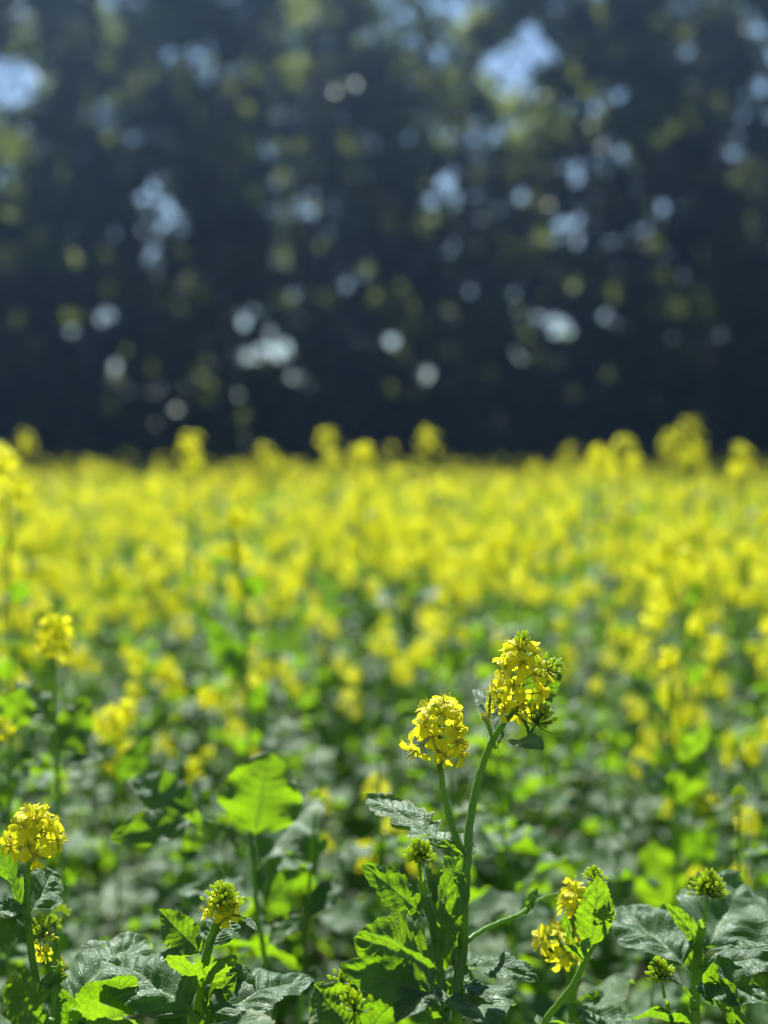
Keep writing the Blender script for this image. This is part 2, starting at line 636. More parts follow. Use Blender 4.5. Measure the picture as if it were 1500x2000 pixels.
# openings between the branches where the sky is seen: x, z centre, half width, half height (photo px at the tree row)
GAPS = []
for px, py, rx, ry in [(20, 170, 70, 55), (190, 235, 55, 40), (310, 420, 40, 24), (860, 190, 90, 34), (1080, 100, 100, 42), (1000, 130, 60, 45),
                       (1150, 415, 42, 40), (1100, 430, 30, 20), (1010, 260, 20, 14), (210, 620, 18, 12), (545, 430, 26, 24), (900, 40, 60, 26), (915, 260, 16, 40),
                       (90, 365, 36, 22), (1445, 225, 18, 18), (590, 20, 50, 22), (920, 385, 18, 18), (20, 330, 20, 22),
                       (1230, 330, 20, 16), (680, 530, 12, 12), (380, 665, 18, 14), (470, 695, 18, 14), (1480, 60, 20, 20), (660, 130, 22, 16)]:
    p = P(px, py, WOOD_Y)
    GAPS.append((p.x, p.z, rx * .74 / FPX * WOOD_Y, ry * .66 / FPX * WOOD_Y))
_g = random.Random(8)
_cl = [(P(a, b, WOOD_Y), c / FPX * WOOD_Y) for a, b, c in [(1000, 120, 150), (850, 200, 110), (180, 220, 130), (60, 330, 90), (330, 420, 80), (540, 400, 60), (580, 90, 110), (900, 330, 90),
       (1150, 420, 70), (300, 660, 120), (420, 690, 120), (1200, 640, 90), (1350, 200, 120), (700, 500, 110), (250, 60, 150), (950, 480, 130), (600, 620, 90), (1250, 300, 90), (430, 140, 90)]]
for _k in range(460):          # small chinks, in loose groups
    _c, _s = _cl[_k % len(_cl)]
    GAPS.append((_c.x + _g.gauss(0, _s), max(2.4, _c.z + _g.gauss(0, _s * .8)), _g.uniform(.02, .095), _g.uniform(.02, .09)))


# openings higher in the canopy that let single sunbeams down onto leaves at the front of the wood
SHAFTS = []
_r = random.Random(31)
for px, py in [(710, 110), (550, 345), (545, 420), (845, 430), (630, 480), (990, 470), (1200, 580), (1005, 610), (755, 600), (770, 760), (780, 680), (400, 710), (515, 715),
               (295, 730), (225, 745), (1190, 740), (1460, 330), (1440, 350), (1000, 270), (890, 150), (1010, 180), (320, 180), (500, 150), (480, 210), (245, 175), (1080, 200),
               (140, 620), (350, 605), (660, 600), (300, 835), (470, 830), (1280, 480), (1250, 640), (1120, 560), (60, 290), (550, 505), (145, 500), (205, 495), (200, 80), (420, 60), (1340, 60), (830, 320)]:
    SHAFTS.append((P(px, py, WOOD_Y - _r.uniform(.8, 2.4)), _r.uniform(.13, .3)))
for _k in range(80):
    SHAFTS.append((P(_r.uniform(0, 1500), 20 + 800 * _r.random() ** 1.2, WOOD_Y - _r.uniform(.8, 2.8)), _r.uniform(.10, .22)))
for _k in range(60):
    SHAFTS.append((P(_r.choice([1000, 860, 560, 300, 120, 1100]) + _r.gauss(0, 110), 20 + 330 * _r.random(), WOOD_Y - _r.uniform(.8, 2.8)), _r.uniform(.10, .22)))
SHAFTS.append((P(560, 0, 33), .75))
SHAFTS.append((P(600, 0, 35), .7))
SHAFTS.append((P(520, 40, 32), .6))
SHAFTS.append((P(905, 0, 33.5), .4))
SHAFTS = [(np.array(a), r) for a, r in SHAFTS]
SD = np.array(sun_dir)


def in_shaft(c):
    m = np.zeros(len(c), bool)
    for a, r in SHAFTS:
        q = c - a
        t = q @ SD
        e = np.linalg.norm(q - t[:, None] * SD, axis=1)
        m |= (e < r) & (t > .35)
    return m


def leaf_cards(rng, cen, size, Fn=None):
    """bent rhombic leaves, one folded quad each, random orientation"""
    n = len(cen)
    d = rng.normal(size=(n, 3))
    d[:, 2] -= 0.5
    d /= np.linalg.norm(d, axis=1)[:, None]
    u = rng.normal(size=(n, 3)) * 0.8 + np.array([0, 0, 1.0])
    s = np.cross(d, u)
    s /= np.linalg.norm(s, axis=1)[:, None] + 1e-9
    nn = np.cross(s, d)
    L = size[:, None]
    W = L * rng.uniform(.45, .75, size=(n, 1)) * .5
    base = cen - d * L * .5
    tip = cen + d * L * .5 - nn * L * 0.08
    m1 = cen - d * L * .12
    V = np.stack([base, m1 + s * W + nn * L * .1, tip, m1 - s * W + nn * L * .1], 1)
    V = V.reshape(-1, 3)
    b = np.arange(n) * 4
    Q = np.stack([b, b + 1, b + 2, b + 3], -1)
    return V, Q


def tree(x, y, h, cr, seed, label, nleaf=70000, low=1.8, group='trees along the edge of the wood', mat='tree_leaf'):
    rng = np.random.default_rng(seed)
    root = bpy.data.objects.new('broadleaf_tree', None)
    C.objects.link(root)
    root.location = (x, y, 0)
    tag(root, label, 'tree', group)
    # trunk
    lean = rng.uniform(-.5, .5, 2)
    tp = spline([(0, 0, -.2), (lean[0] * .2, lean[1] * .2, h * .3), (lean[0] * .7, lean[1] * .7, h * .6), (lean[0], lean[1], h * .92)], 18)
    b = Buf()
    b.add(*tube_geo(tp, 0.26, 0.04, 10, 0.05))
    trunk = obj('trunk', b.mesh('trunk', [M['bark']]), root)
    # clumps
    ncl = 110
    cl, rad = [], []
    for k in range(ncl):
        z = low + (h - low) * (k + .5) / ncl
        t = (z - low) / (h - low)
        env = cr * (0.74 + 0.26 * math.sin(math.pi * min(1, t * 1.1) ** .8)) * (1 if t < .7 else math.sqrt(max(0, 1 - ((t - .7) / .32) ** 2)))
        rr = env * math.sqrt(rng.uniform(0.05, 1))
        a = rng.uniform(0, 2 * math.pi)
        cl.append((rr * math.cos(a) + lean[0] * t, rr * math.sin(a) * .75 + lean[1] * t, z + rng.uniform(-.3, .3)))
        rad.append(rng.uniform(.45, .95))
    cl, rad = np.array(cl), np.array(rad)
    for k in range(0, ncl, 9):
        c = cl[k]
        t0 = tp[min(len(tp) - 1, max(2, int((c[2] * .8) / (h * .92) * len(tp))))]
        b = Buf()
        b.add(*tube_geo(spline([t0, t0 * .5 + c * .5 + np.array([0, 0, .25]), c], 8), 0.07, 0.015, 6))
        obj('limb', b.mesh('limb', [M['bark']]), root)
    w_ = rad ** 2
    spray = [a - np.array([x, y, 0]) for a, r in SHAFTS[:-4] if abs(a[0] - x) < 1.9]
    idx = rng.choice(ncl, nleaf, p=w_ / w_.sum())
    off = rng.normal(size=(nleaf, 3))
    off /= np.linalg.norm(off, axis=1)[:, None]
    off *= rng.uniform(0.15, 1, size=(nleaf, 1)) ** .5 * np.array([1, 1, .6])
    cen = cl[idx] + off * rad[idx][:, None]
    keep = np.ones(nleaf, bool)
    for gx_, gz_, rx_, rz_ in GAPS:
        ww = ((cen[:, 0] + x - gx_) / (rx_ + .05)) ** 2 + ((cen[:, 2] - gz_) / (rz_ + .05)) ** 2
        keep &= (ww > rng.uniform(.6, 1.4, nleaf)) | (rng.uniform(size=nleaf) < .14)
    keep &= ~in_shaft(cen + np.array([x, y, 0]))
    cen = cen[keep]
    for a in spray:      # a twig of leaves where a sunbeam lands
        cen = np.concatenate([cen, a + rng.normal(size=(rng.integers(3, 14), 3)) * .09])
    size = rng.uniform(.12, .24, len(cen))
    V, Q = leaf_cards(rng, cen, size)
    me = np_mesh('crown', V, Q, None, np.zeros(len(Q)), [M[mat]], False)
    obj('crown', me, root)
    return root


TREES = [(-10.9, 'leafy tree at the left end of the wood, beside a wide pale gap'),
         (-7.9, 'second leafy tree from the left in the dark wood'),
         (-4.0, 'third leafy tree from the left in the dark wood, where the light shaft falls'),
         (-1.6, 'leafy tree just left of the middle of the dark wood'),
         (1.9, 'leafy tree just right of the middle, bright gap high in it'),
         (5.3, 'third leafy tree from the right, with large blue gaps high in its crown'),
         (8.2, 'second leafy tree from the right in the dark wood'),
         (11.0, 'darkest leafy tree at the right end of the wood')]
for k, (tx, lb) in enumerate(TREES):
    tree(tx, WOOD_Y + (k % 2) * 1.3, 17.5 + (k * 37 % 5) * .6, 3.9, 100 + k, lb)

# undergrowth closing the foot of the wood, and the deeper wood behind it
rng = np.random.default_rng(5)


def leafmass(name, n, box, seed, label, size=(.14, .3), topfn=None):
    rng = np.random.default_rng(seed)
    c = rng.uniform((box[0], box[2], box[4]), (box[1], box[3], box[5]), size=(n, 3))
    top = box[5] * (0.72 + 0.28 * np.sin(c[:, 0] * 0.9 + c[:, 1] * 1.3) * np.sin(c[:, 0] * 0.37 + 1) + 0.12 * np.sin(c[:, 0] * 3.1 + c[:, 1] * 2))
    c = c[c[:, 2] < top]
    keep = ~in_shaft(c)
    some = rng.uniform(size=len(c)) < .10
    for gx_, gz_, rx_, rz_ in GAPS:
        f = 1 + (c[:, 1] - WOOD_Y) / WOOD_Y
        ww = ((c[:, 0] / f - gx_) / (rx_ + size[1] * .3)) ** 2 + (((c[:, 2] - CAM_H) / f + CAM_H - gz_) / (rz_ + size[1] * .3)) ** 2
        keep &= (ww > 1) | some
    c = c[keep]
    V, Q = leaf_cards(rng, c, rng.uniform(size[0], size[1], len(c)))
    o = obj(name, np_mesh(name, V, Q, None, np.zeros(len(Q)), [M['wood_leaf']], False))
    tag(o, label, kind='stuff')
    return o


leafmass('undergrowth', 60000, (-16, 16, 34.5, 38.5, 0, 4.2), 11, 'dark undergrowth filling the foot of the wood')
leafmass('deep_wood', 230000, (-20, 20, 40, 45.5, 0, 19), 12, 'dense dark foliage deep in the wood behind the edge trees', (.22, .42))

# ------------------------------------------------------------------ haze
HZ = bpy.data.meshes.new('haze')
x0, x1, y0, y1, z0, z1 = -82, 82, -62, 102, -1.2, 22.0
hv = [(x, y, z) for x in (x0, x1) for y in (y0, y1) for z in (z0, z1)]
HZ.from_pydata(hv, [], [(0, 1, 3, 2), (4, 6, 7, 5), (0, 4, 5, 1), (2, 3, 7, 6), (0, 2, 6, 4), (1, 5, 7, 3)])
hk = N('haze')
pv = hk.n('ShaderNodeVolumePrincipled')
pv.inputs['Color'].default_value = (0.33, 0.57, 1.0, 1)
pv.inputs['Density'].default_value = 0.00115
pv.inputs['Anisotropy'].default_value = 0.72
hk.l(pv.outputs[0], hk.out.inputs[1])
HZ.materials.append(hk.m)
hz = obj('haze', HZ)
tag(hz, 'thin bluish haze over the field and in the wood', kind='stuff')


# ------------------------------------------------------------------ mustard plants of the field
def head_buf(b, rng, pos, axis, Rr, Hh, n_open, n_bud, hi=True, fs=1.15):
    pos = np.array(pos)
    for kind, a, d, ln, f, s in head_layout(rng, axis, Rr, Hh, n_open, n_bud, fs=fs):
        p = pos + np.array(a + d * ln)
        B = np.array(basis4(f, (0, 0, 0), s, rng.uniform(0, 6)).to_3x3())
        if kind == 'f':
            for k in range(4):
                if hi:
                    v, q, uv = petal_geo(rng, nu=4, nv=1)
                else:
                    v = np.array([(0, 0, 0), (.0038, .006, .003), (0, .0105, .002), (-.0038, .006, .003)])
                    q, uv = np.array([[0, 1, 2, 3]]), None
                b.add(v @ rz(k * math.pi / 2).T @ B.T + p, q, uv, 0)
            if hi:
                v, q, _ = ellip_geo(0.006, 0.0018, 4, 2)
                b.add(v @ B.T + p, q, None, 1)
        else:
            v, q, _ = ellip_geo(0.005, 0.0015, 4, 2)
            b.add(v @ B.T + p, q, None, 1)
    return b


def make_plant(seed, hi=True, leafy=False):
    """returns the root, height about 1 m; stem, leaves and flower heads are parts"""
    rng = np.random.default_rng(seed)
    root = bpy.data.objects.new('mustard_plant', None)
    C.objects.link(root)
    lx, ly = rng.uniform(-.07, .07, 2)
    main = spline([(0, 0, -.04), (lx * .2, ly * .2, .3), (lx * .6, ly * .6, .62), (lx, ly, .97)], 18)
    b = Buf()
    b.add(*tube_geo(main, 0.0055, 0.0016, 6))
    tips = [(main[-1], np.array([lx * .4, ly * .4, 1.0]))]
    nb = rng.integers(4, 7) if not leafy else rng.integers(0, 2)
    for k in range(nb):
        t = rng.uniform(.55, .86)
        p0 = main[int(t * (len(main) - 1))]
        a = k * 2.4 + rng.uniform(-.4, .4)
        out = rng.uniform(.05, .13)
        top = rng.uniform(.8, .99)
        p2 = p0 + np.array([out * math.cos(a), out * math.sin(a), max(.06, top - p0[2])])
        p1 = p0 * .45 + p2 * .55 + np.array([out * .25 * math.cos(a), out * .25 * math.sin(a), -.02])
        pth = spline([p0, p1, p2], 8)
        b.add(*tube_geo(pth, 0.0024, 0.0013, 5))
        tips.append((pth[-1], pth[-1] - pth[-3]))
    obj('stem', b.mesh('stem', [M['stem']]), root)
    nl = 18 if not leafy else 28
    for k in range(nl):
        t = .12 + (.76 if not leafy else .84) * k / nl + rng.uniform(-.02, .02)
        p0 = main[int(t * (len(main) - 1))]
        a = k * 2.4 + rng.uniform(-.5, .5)
        L = (0.17 - (0.13 if not leafy else 0.09) * max(0, (t - .35)) / .6) * rng.uniform(.6, 1.2)
        v, q, uv = leaf_geo(rng, L, L * rng.uniform(.5, .68), 16, 2, lobes=2 if t < .5 else 0, nt=6, curl=rng.uniform(.3, 1.2), fold=rng.uniform(.1, .4), ripple=.1)
        el = rng.uniform(-.3, .9)
        d = (math.cos(a) * math.cos(el), math.sin(a) * math.cos(el), math.sin(el))
        F = frame(d, (rng.normal() * .42, rng.normal() * .42, 1))
        lb = Buf()
        lb.add(xf(v, F, (0, 0, 0)), q, uv)
        obj('leaf', lb.mesh('leaf', [M['leaf_soft']]), root, Matrix.Translation(p0))
    for p, ax in tips:
        hb = Buf()
        big = rng.uniform(.7, 1.5) if not leafy else rng.uniform(.5, .8)
        if leafy and seed < 704:
            head_buf(hb, rng, (0, 0, 0), ax, 0.01, 0.012, 0, 26)
        else:
            head_buf(hb, rng, (0, 0, 0), ax, 0.021 * big, 0.03 * big, int(12 * big), 7)
        obj('flower_head', hb.mesh('flower_head', [M['petal'], M['bud']]), root, Matrix.Translation(p))
    return root


def copy_tree(o, parent=None):
    c = o.copy()
    C.objects.link(c)
    if parent is not None:
        c.parent = parent
    for ch in KIDS.get(o.name, []):
        copy_tree(ch, c)
    return c


protos = [make_plant(500 + k) for k in range(10)] + [make_plant(700 + k, leafy=True) for k in range(7)]
KIDS = {}
for o in list(C.objects):
    if o.parent:
        KIDS.setdefault(o.parent.name, []).append(o)


def canopy(d):
    return (1.0 if d < 7 else .975) * (0.77 + 0.07 * min(1, max(0, (d - 1.1) / .3)) + 0.18 * min(1.0, max(0.0, (d - 1.4) / 3.2)))


rnd = random.Random(77)
# positions: jittered grid over the wedge in view plus a margin
pts = []
d_ = 1.14
while d_ < 7.6:
    step = 0.165 + 0.012 * d_
    halfw = 0.273 * d_ + 0.12
    n = int(2 * halfw / step) + 1
    for k in range(n):
        x = -halfw + (k + .5) * 2 * halfw / n + rnd.uniform(-.4, .4) * step
        pts.append((x, d_ + rnd.uniform(-.4, .4) * step))
    d_ += step
pts.sort(key=lambda p: p[1])
near, rest_near = pts[:285], pts[285:]
FIELD_LABEL = 'blurred mustard plant in full yellow bloom, one of the dense crop in the field'
used = set()
for k, (x, y) in enumerate(near):
    pb = min(1.0, max(0.0, (y - 1.5) / 2.9))
    v = rnd.randrange(10) if rnd.random() < pb else 10 + rnd.randrange(4 if y < 1.9 else 7)
    if v in used:
        o = copy_tree(protos[v])
    else:
        o = protos[v]
        used.add(v)
    s = canopy(y) * rnd.uniform(.82, 1.10)
    if rnd.random() < .06 and y > 3: s *= 1.1
    o.location = (x, y, 0)
    o.rotation_euler = (rnd.uniform(-.06, .06), rnd.uniform(-.06, .06), rnd.uniform(0, 6.28))
    o.scale = (s, s, s)
    if v < 10:
        tag(o, FIELD_LABEL, 'mustard plant', 'blooming mustard plants of the blurred field')
    else:
        tag(o, 'low leafy green mustard plant with hardly any bloom, blurred behind the sharp shoots', 'mustard plant', 'leafy mustard plants of the near field')
for v, o in enumerate(protos):
    if v not in used:
        for ch in KIDS.get(o.name, []): bpy.data.objects.remove(ch)
        bpy.data.objects.remove(o)


# the rest of the field: one mass
def lod_plant(seed, lv):
    rng = np.random.default_rng(seed)
    b = Buf()
    lx, ly = rng.uniform(-.07, .07, 2)
    b.add(*tube_geo([(0, 0, -.04), (lx * .5, ly * .5, .5), (lx, ly, .95)], 0.005, 0.002, 3), mi=2)
    nl = 10 if lv == 1 else 6
    for k in range(nl):
        t = .3 + .6 * k / nl
        a = k * 2.4 + rng.uniform(-.5, .5)
        L = (0.19 - 0.13 * max(0, (t - .35)) / .6) * rng.uniform(.8, 1.2) * (1 if lv == 1 else 1.25)
        el = rng.uniform(-.3, .9)
        d = np.array((math.cos(a) * math.cos(el), math.sin(a) * math.cos(el), math.sin(el)))
        F = frame(d, (rng.normal() * .42, rng.normal() * .42, 1))
        W = L * .28
        v = np.array([(0, 0, 0), (W, L * .45, W * .3), (0, L * .5, 0), (-W, L * .45, W * .3), (W * .5, L * .85, -.05 * L), (0, L * .95, -.2 * L), (-W * .5, L * .85, -.05 * L)])
        q = np.array([(0, 1, 2, 2), (0, 2, 3, 3), (2, 1, 4, 5), (2, 5, 6, 3)])
        q = np.array([(0, 1, 4, 2), (0, 2, 6, 3), (2, 4, 5, 5), (2, 5, 6, 6)])[:2]
        q = np.array([(0, 1, 4, 5), (0, 5, 6, 3)])
        b.add(xf(v, F, (lx * t, ly * t, t * .93)), q, None, 1)
    nh = rng.integers(2, 5)
    for k in range(nh):
        a = k * 2.4
        o = 0 if k == 0 else rng.uniform(.04, .13)
        p = np.array([lx + o * math.cos(a), ly + o * math.sin(a), rng.uniform(.84, 1.0)])
        b.add(*tube_geo([(lx * .6, ly * .6, .6), p], 0.002, 0.0015, 3), mi=2)
        npt = 19 if lv == 1 else 10
        sz = .0065 if lv == 1 else .010
        for m in range(npt):
            dd = rng.normal(size=3)
            dd /= np.linalg.norm(dd)
            c = p + dd * rng.uniform(.008, .024) * np.array([1, 1, 1.2])
            F = frame(rng.normal(size=3), dd + rng.normal(size=3) * .6)
            v = np.array([(0, -1, 0), (.8, 0, .2), (0, 1, 0), (-.8, 0, .2)]) * sz
            b.add(xf(v, F, c), np.array([[0, 1, 2, 3]]), None, 0)
    return b.arrays()


def scatter(name, places, variants, label):
    Vs, Qs, Ms, n = [], [], [], 0
    rng = np.random.default_rng(9)
    for (x, y, s, a) in places:
        V, Q, U, Mi = variants[rng.integers(len(variants))]
        V2 = (V * s) @ rz(a).T + np.array([x, y, 0])
        Vs.append(V2)
        Qs.append(Q + n)
        Ms.append(Mi)
        n += len(V)
    me = np_mesh(name, np.concatenate(Vs), np.concatenate(Qs), None, np.concatenate(Ms), [M['petal'], M['leaf_far'], M['stem']], False)
    return tag(obj(name, me), label, kind='stuff')


lod1 = [lod_plant(s, 1) for s in range(8)]
lod2 = [lod_plant(s + 40, 2) for s in range(8)]
pl1, pl2 = [], []
for x, y in rest_near:
    pl1.append((x, y, canopy(y) * rnd.uniform(.86, 1.1), rnd.uniform(0, 6.28)))
# margins beside the wedge, near the camera
y = 0.4
while y < 7.6:
    for side in (-1, 1):
        x = 0.273 * y + 0.3
        while x < 0.273 * y + 2.2:
            if rnd.random() < .7:
                pl1.append((side * (x + rnd.uniform(-.08, .08)), y + rnd.uniform(-.08, .08), canopy(y) * rnd.uniform(.75, 1.05), rnd.uniform(0, 6.28)))
            x += .27
    y += .27
d_ = 7.5
while d_ < 34:
    step = 0.30 + 0.002 * d_ if d_ < 14 else .37
    halfw = 0.273 * d_ + 2.0
    n = int(2 * halfw / step)
    for k in range(n):
        x = -halfw + (k + rnd.uniform(.1, .9)) * step
        s = canopy(d_) * (rnd.gauss(.99, .10) + .045 * math.sin(x * 2.1 + d_) * math.sin(d_ * 1.3))
        if rnd.random() < .035: s *= 1.14
        (pl1 if d_ < 13 else pl2).append((x, d_ + rnd.uniform(-.5, .5) * step, min(s, 1.33), rnd.uniform(0, 6.28)))
    d_ += step
scatter('mustard_field', pl1, lod1, 'mustard crop in yellow bloom, middle and edges of the field')
scatter('mustard_field', pl2, lod2, 'far mustard crop in yellow bloom running up to the wood')

# HEROES ------------------------------------------------------------ the plants one can tell apart
def vec(a):
    return Vector(a)


def new_plant(label, base, group=None):
    r = bpy.data.objects.new('mustard_plant', None)
    C.objects.link(r)
    r.location = base
    return tag(r, label, 'mustard plant', group)


def stem_part(root, pts, r0, r1, name='stem', seed=1, hairs=60, sides=10):
    """pts: (px, py, depth) triples or Vectors, from below upwards"""
    w_ = [p if isinstance(p, Vector) else P(*p) for p in pts]
    pth = spline([tuple(p - root.location) for p in w_], 10 * len(w_))
    b = Buf()
    jt = np.random.default_rng(seed + 5)
    pth[2:-2] += jt.normal(size=(len(pth) - 4, 3)) * .00025
    b.add(*tube_geo(pth, r0, r1, sides, 0.10))
    if hairs:
        b.add(*hairs_geo(np.random.default_rng(seed), pth[len(pth) // 4:], (r0 + r1) / 2, hairs))
    return obj(name, b.mesh(name, [M['stem']]), root)


def leaf_part(root, base, tip, nrm, wr=0.55, seed=1, label=None, nu=64, nv=9, **kw):
    rng = np.random.default_rng(seed)
    kw['holes'] = kw.get('holes', int(rng.integers(0, 4)))
    kw['teeth'] = kw.get('teeth', .16) * .62
    kw['nt'] = int(kw.get('nt', 8) * 1.25)
    a = base if isinstance(base, Vector) else P(*base)
    c = tip if isinstance(tip, Vector) else P(*tip)
    curl = kw.pop('curl', 0.4)
    L = (c - a).length
    kw.setdefault('nt', 8)
    v, q, uv = leaf_geo(rng, 1.0, wr, nu, nv, curl=curl, **kw)
    nc = 2 * nv + 1
    tipv = v[-nc + nv]
    ang = math.atan2(tipv[2], tipv[1])
    s = L / math.hypot(tipv[1], tipv[2])
    c_, s_ = math.cos(-ang), math.sin(-ang)
    v = v @ np.array([[1, 0, 0], [0, c_, -s_], [0, s_, c_]]).T
    b = Buf()
    b.add(v * s @ frame(c - a, nrm).T, q, uv)
    o = obj('leaf', b.mesh('leaf', [M['leaf']]), root, Matrix.Translation(a - root.location))
    if label: o['label'] = label
    return o


UP = (0, -.15, 1)          # blade lying flat, seen from slightly above
FACE = (0, -1, .25)        # blade facing the camera, lit from behind
rh = np.random.default_rng(4242)

# --- A: the tall plant right of centre, with the long flower spike and the round flower head
gA = Vector((0.085, 1.02, 0))
A = new_plant('tall sharp mustard plant right of centre bearing a long flower spike and a round head', gA)
stem_part(A, [gA + Vector((0, 0, -.03)), gA + Vector((0, 0, .5)), (898, 2060, .985), (903, 1850, .985), (911, 1700, .99), (920, 1590, 1.0), (940, 1500, 1.01), (970, 1432, 1.01), (1006, 1385, 1.0)], .0044, .0017, 'stem', 1, 90)
stem_part(A, [(912, 1668, .99), (893, 1640, .995), (876, 1590, 1.0), (864, 1530, 1.0), (858, 1476, 1.0), (858, 1440, 1.0)], .0026, .0017, 'branch', 2, 25)
stem_part(A, [(1006, 1390, 1.0), (1026, 1412, .99), (1034, 1438, .985)], .0012, .0011, 'branch', 3, 0)
stem_part(A, [(968, 1462, 1.012), (955, 1420, 1.01), (955, 1385, 1.0), (960, 1350, 1.0)], .0014, .0008, 'branch', 3, 0)
hero_head(rh, A, P(1010, 1392, 1.0), (.06, -.05, 1), .0230, .056, 27, 20, fs=1.12, bud_r=.010, low=-.15, top=.9)
hero_head(rh, A, P(1052, 1320, .985), (.5, -.55, .45), .012, .012, 2, 22, fs=.9, bud_r=.013)
hero_head(rh, A, P(858, 1442, 1.0), (.0, -.05, 1), 0.0255, .021, 19, 12, fs=1.2, bud_r=.008, low=-.55, top=1.0)
hero_head(rh, A, P(1034, 1436, .985), (.35, -.2, .7), .011, .012, 0, 34, bud_r=.0155)
leaf_part(A, (996, 1448, .985), (1060, 1466, .945), (-.05, -.38, 1), .5, 21, lobes=0, teeth=.25, curl=.5)
leaf_part(A, (975, 1470, 1.03), (925, 1345, 1.09), (.5, -.4, 1), .3, 22, lobes=0, curl=.5)
leaf_part(A, (1015, 1400, 1.03), (1090, 1285, 1.06), (.2, -1, .3), .5, 23, lobes=0, curl=.3)
stem_part(A, [(893, 1895, .99), (888, 1862, 1.0), (940, 1818, 1.02), (1010, 1788, 1.06), (1055, 1757, 1.10), (1105, 1742, 1.12)], .0022, .0013, 'branch', 5, 30)
leaf_part(A, (1012, 1795, 1.07), (1050, 1735, 1.09), (.3, -1, .3), .3, 25, lobes=0, curl=.3)
leaf_part(A, (900, 1672, 1.0), (714, 1556, 1.075), (-.05, -.38, 1), .40, 31, label='grey topped notched leaf with insect holes', lobes=2, teeth=.34, nt=6, fold=.12, curl=.35, cr=.03, holes=5)
leaf_part(A, (905, 1682, 1.0), (900, 1628, 1.03), (.3, -.6, 1), .7, 32, lobes=0)
leaf_part(A, (905, 1668, 1.0), (848, 1650, .985), (0, -.9, .6), .55, 33, lobes=0, teeth=.2)

# --- C: the leafy shoot in front with a green bud cluster
gB = Vector((0.048, 0.99, 0))
B = new_plant('sharp leafy mustard shoot with a round green bud cluster and serrated bright leaves', gB)
stem_part(B, [gB + Vector((0, 0, -.03)), gB + Vector((0, 0, .55)), (868, 2060, .975), (866, 1960, .98), (858, 1890, .985), (846, 1810, .985), (830, 1755, .985), (822, 1712, .98)], .0042, .0024, 'stem', 11, 110)
hero_head(rh, B, P(821, 1714, .98), (-.05, -.1, 1), .014, .018, 0, 110, bud_r=.0115)
leaf_part(B, (828, 1790, .985), (708, 1688, .97), (.1, -.9, .55), .5, 41, lobes=1, teeth=.32, nt=7, curl=.3, fold=.1)
leaf_part(B, (838, 1800, 1.0), (905, 1655, 1.04), (-.35, 1, .45), .62, 42, label='dark green shaded leaf behind the bud cluster', lobes=0, curl=-.2, teeth=.22)
leaf_part(B, (845, 1835, .99), (815, 1660, 1.06), (.5, 1, .6), .55, 43, lobes=0, curl=.2)
leaf_part(B, (858, 1885, .98), (906, 1705, .975), (-.6, -.85, .2), .40, 44, lobes=0, teeth=.3, fold=.4, curl=.2)
leaf_part(B, (862, 1905, .965), (692, 1830, .93), (.1, -.8, .6), .82, 45, label='large bright serrated leaf lit from behind', lobes=0, teeth=.3, nt=7, fold=.1, curl=.45, cr=.045, holes=2)
leaf_part(B, (880, 1925, .93), (708, 1822, .895), (-.12, .12, 1), .16, 46, lobes=0, teeth=.1, fold=.8, curl=.35, cr=.05)
leaf_part(B, (868, 1950, .94), (662, 1885, .91), (.1, -.9, .5), .42, 47, lobes=0, teeth=.2, fold=.25, curl=.2)
leaf_part(B, (860, 1925, .96), (775, 2000, .90), (0, -.4, 1), .5, 48, label='pale grey sheened leaf hanging down', lobes=0, teeth=.22, curl=.6)
leaf_part(B, (870, 1990, .98), (838, 1880, .99), (.2, -1, .4), .40, 49, lobes=0, teeth=.3)
leaf_part(B, (872, 2010, .975), (842, 1948, .96), (-.2, -1, .5), .3, 51, lobes=0)
leaf_part(B, (862, 2030, .985), (905, 1880, 1.03), (.2, -.2, 1), .6, 52, lobes=0)

# --- leaves right of the main stem
leaf_part(A, (908, 1940, 1.0), (958, 2010, .93), (-.05, -.38, 1), .85, 61, label='grey sheened broad leaf right of the stem', lobes=0, teeth=.2, curl=.5)
leaf_part(A, (906, 1918, 1.0), (960, 1960, .96), (.2, -.8, .7), .4, 62, lobes=0, teeth=.15)
leaf_part(A, (900, 1890, 1.03), (1052, 1918, 1.0), (.15, -.36, 1), .5, 63, label='soft grey leaf lying behind the main stem', lobes=1, teeth=.25, curl=.7)
leaf_part(A, (896, 1890, 1.02), (958, 1870, 1.06), (.2, .4, 1), .5, 64, lobes=0)

# --- E: the slanting shoot at the right with one upright leaf
gE = Vector((0.06, 1.0, 0))
E = new_plant('slanting mustard shoot ending in one upright bright leaf with tiny buds behind it', gE)
stem_part(E, [gE + Vector((0, 0, -.03)), gE + Vector((.01, 0, .45)), (1010, 2110, .99), (1062, 2000, .985), (1118, 1925, .98), (1150, 1862, .98), (1170, 1825, .985), (1172, 1780, .995), (1164, 1742, .99)], .0028, .0015, 'stem', 71, 90)
leaf_part(E, (1152, 1862, .98), (1168, 1706, .965), (.22, -1, .12), .50, 72, label='upright bright oval leaf with dark serrations', lobes=0, teeth=.24, nt=9, fold=.15, curl=.15, cr=.035)
leaf_part(E, (1140, 1870, .98), (1104, 1782, .96), (-.75, -.5, .5), .36, 73, label='narrow grey green side leaf', lobes=0, teeth=.3, fold=.3)
leaf_part(E, (1142, 1880, .98), (1096, 1842, .955), (-.3, -.4, 1), .45, 74, lobes=0, teeth=.3)
leaf_part(E, (1148, 1862, .98), (1132, 1838, .96), (0, -.9, .5), .6, 75, lobes=0)
hero_head(rh, E, P(1164, 1742, .99), (-.05, -.05, 1), .012, .010, 0, 34, bud_r=.010)

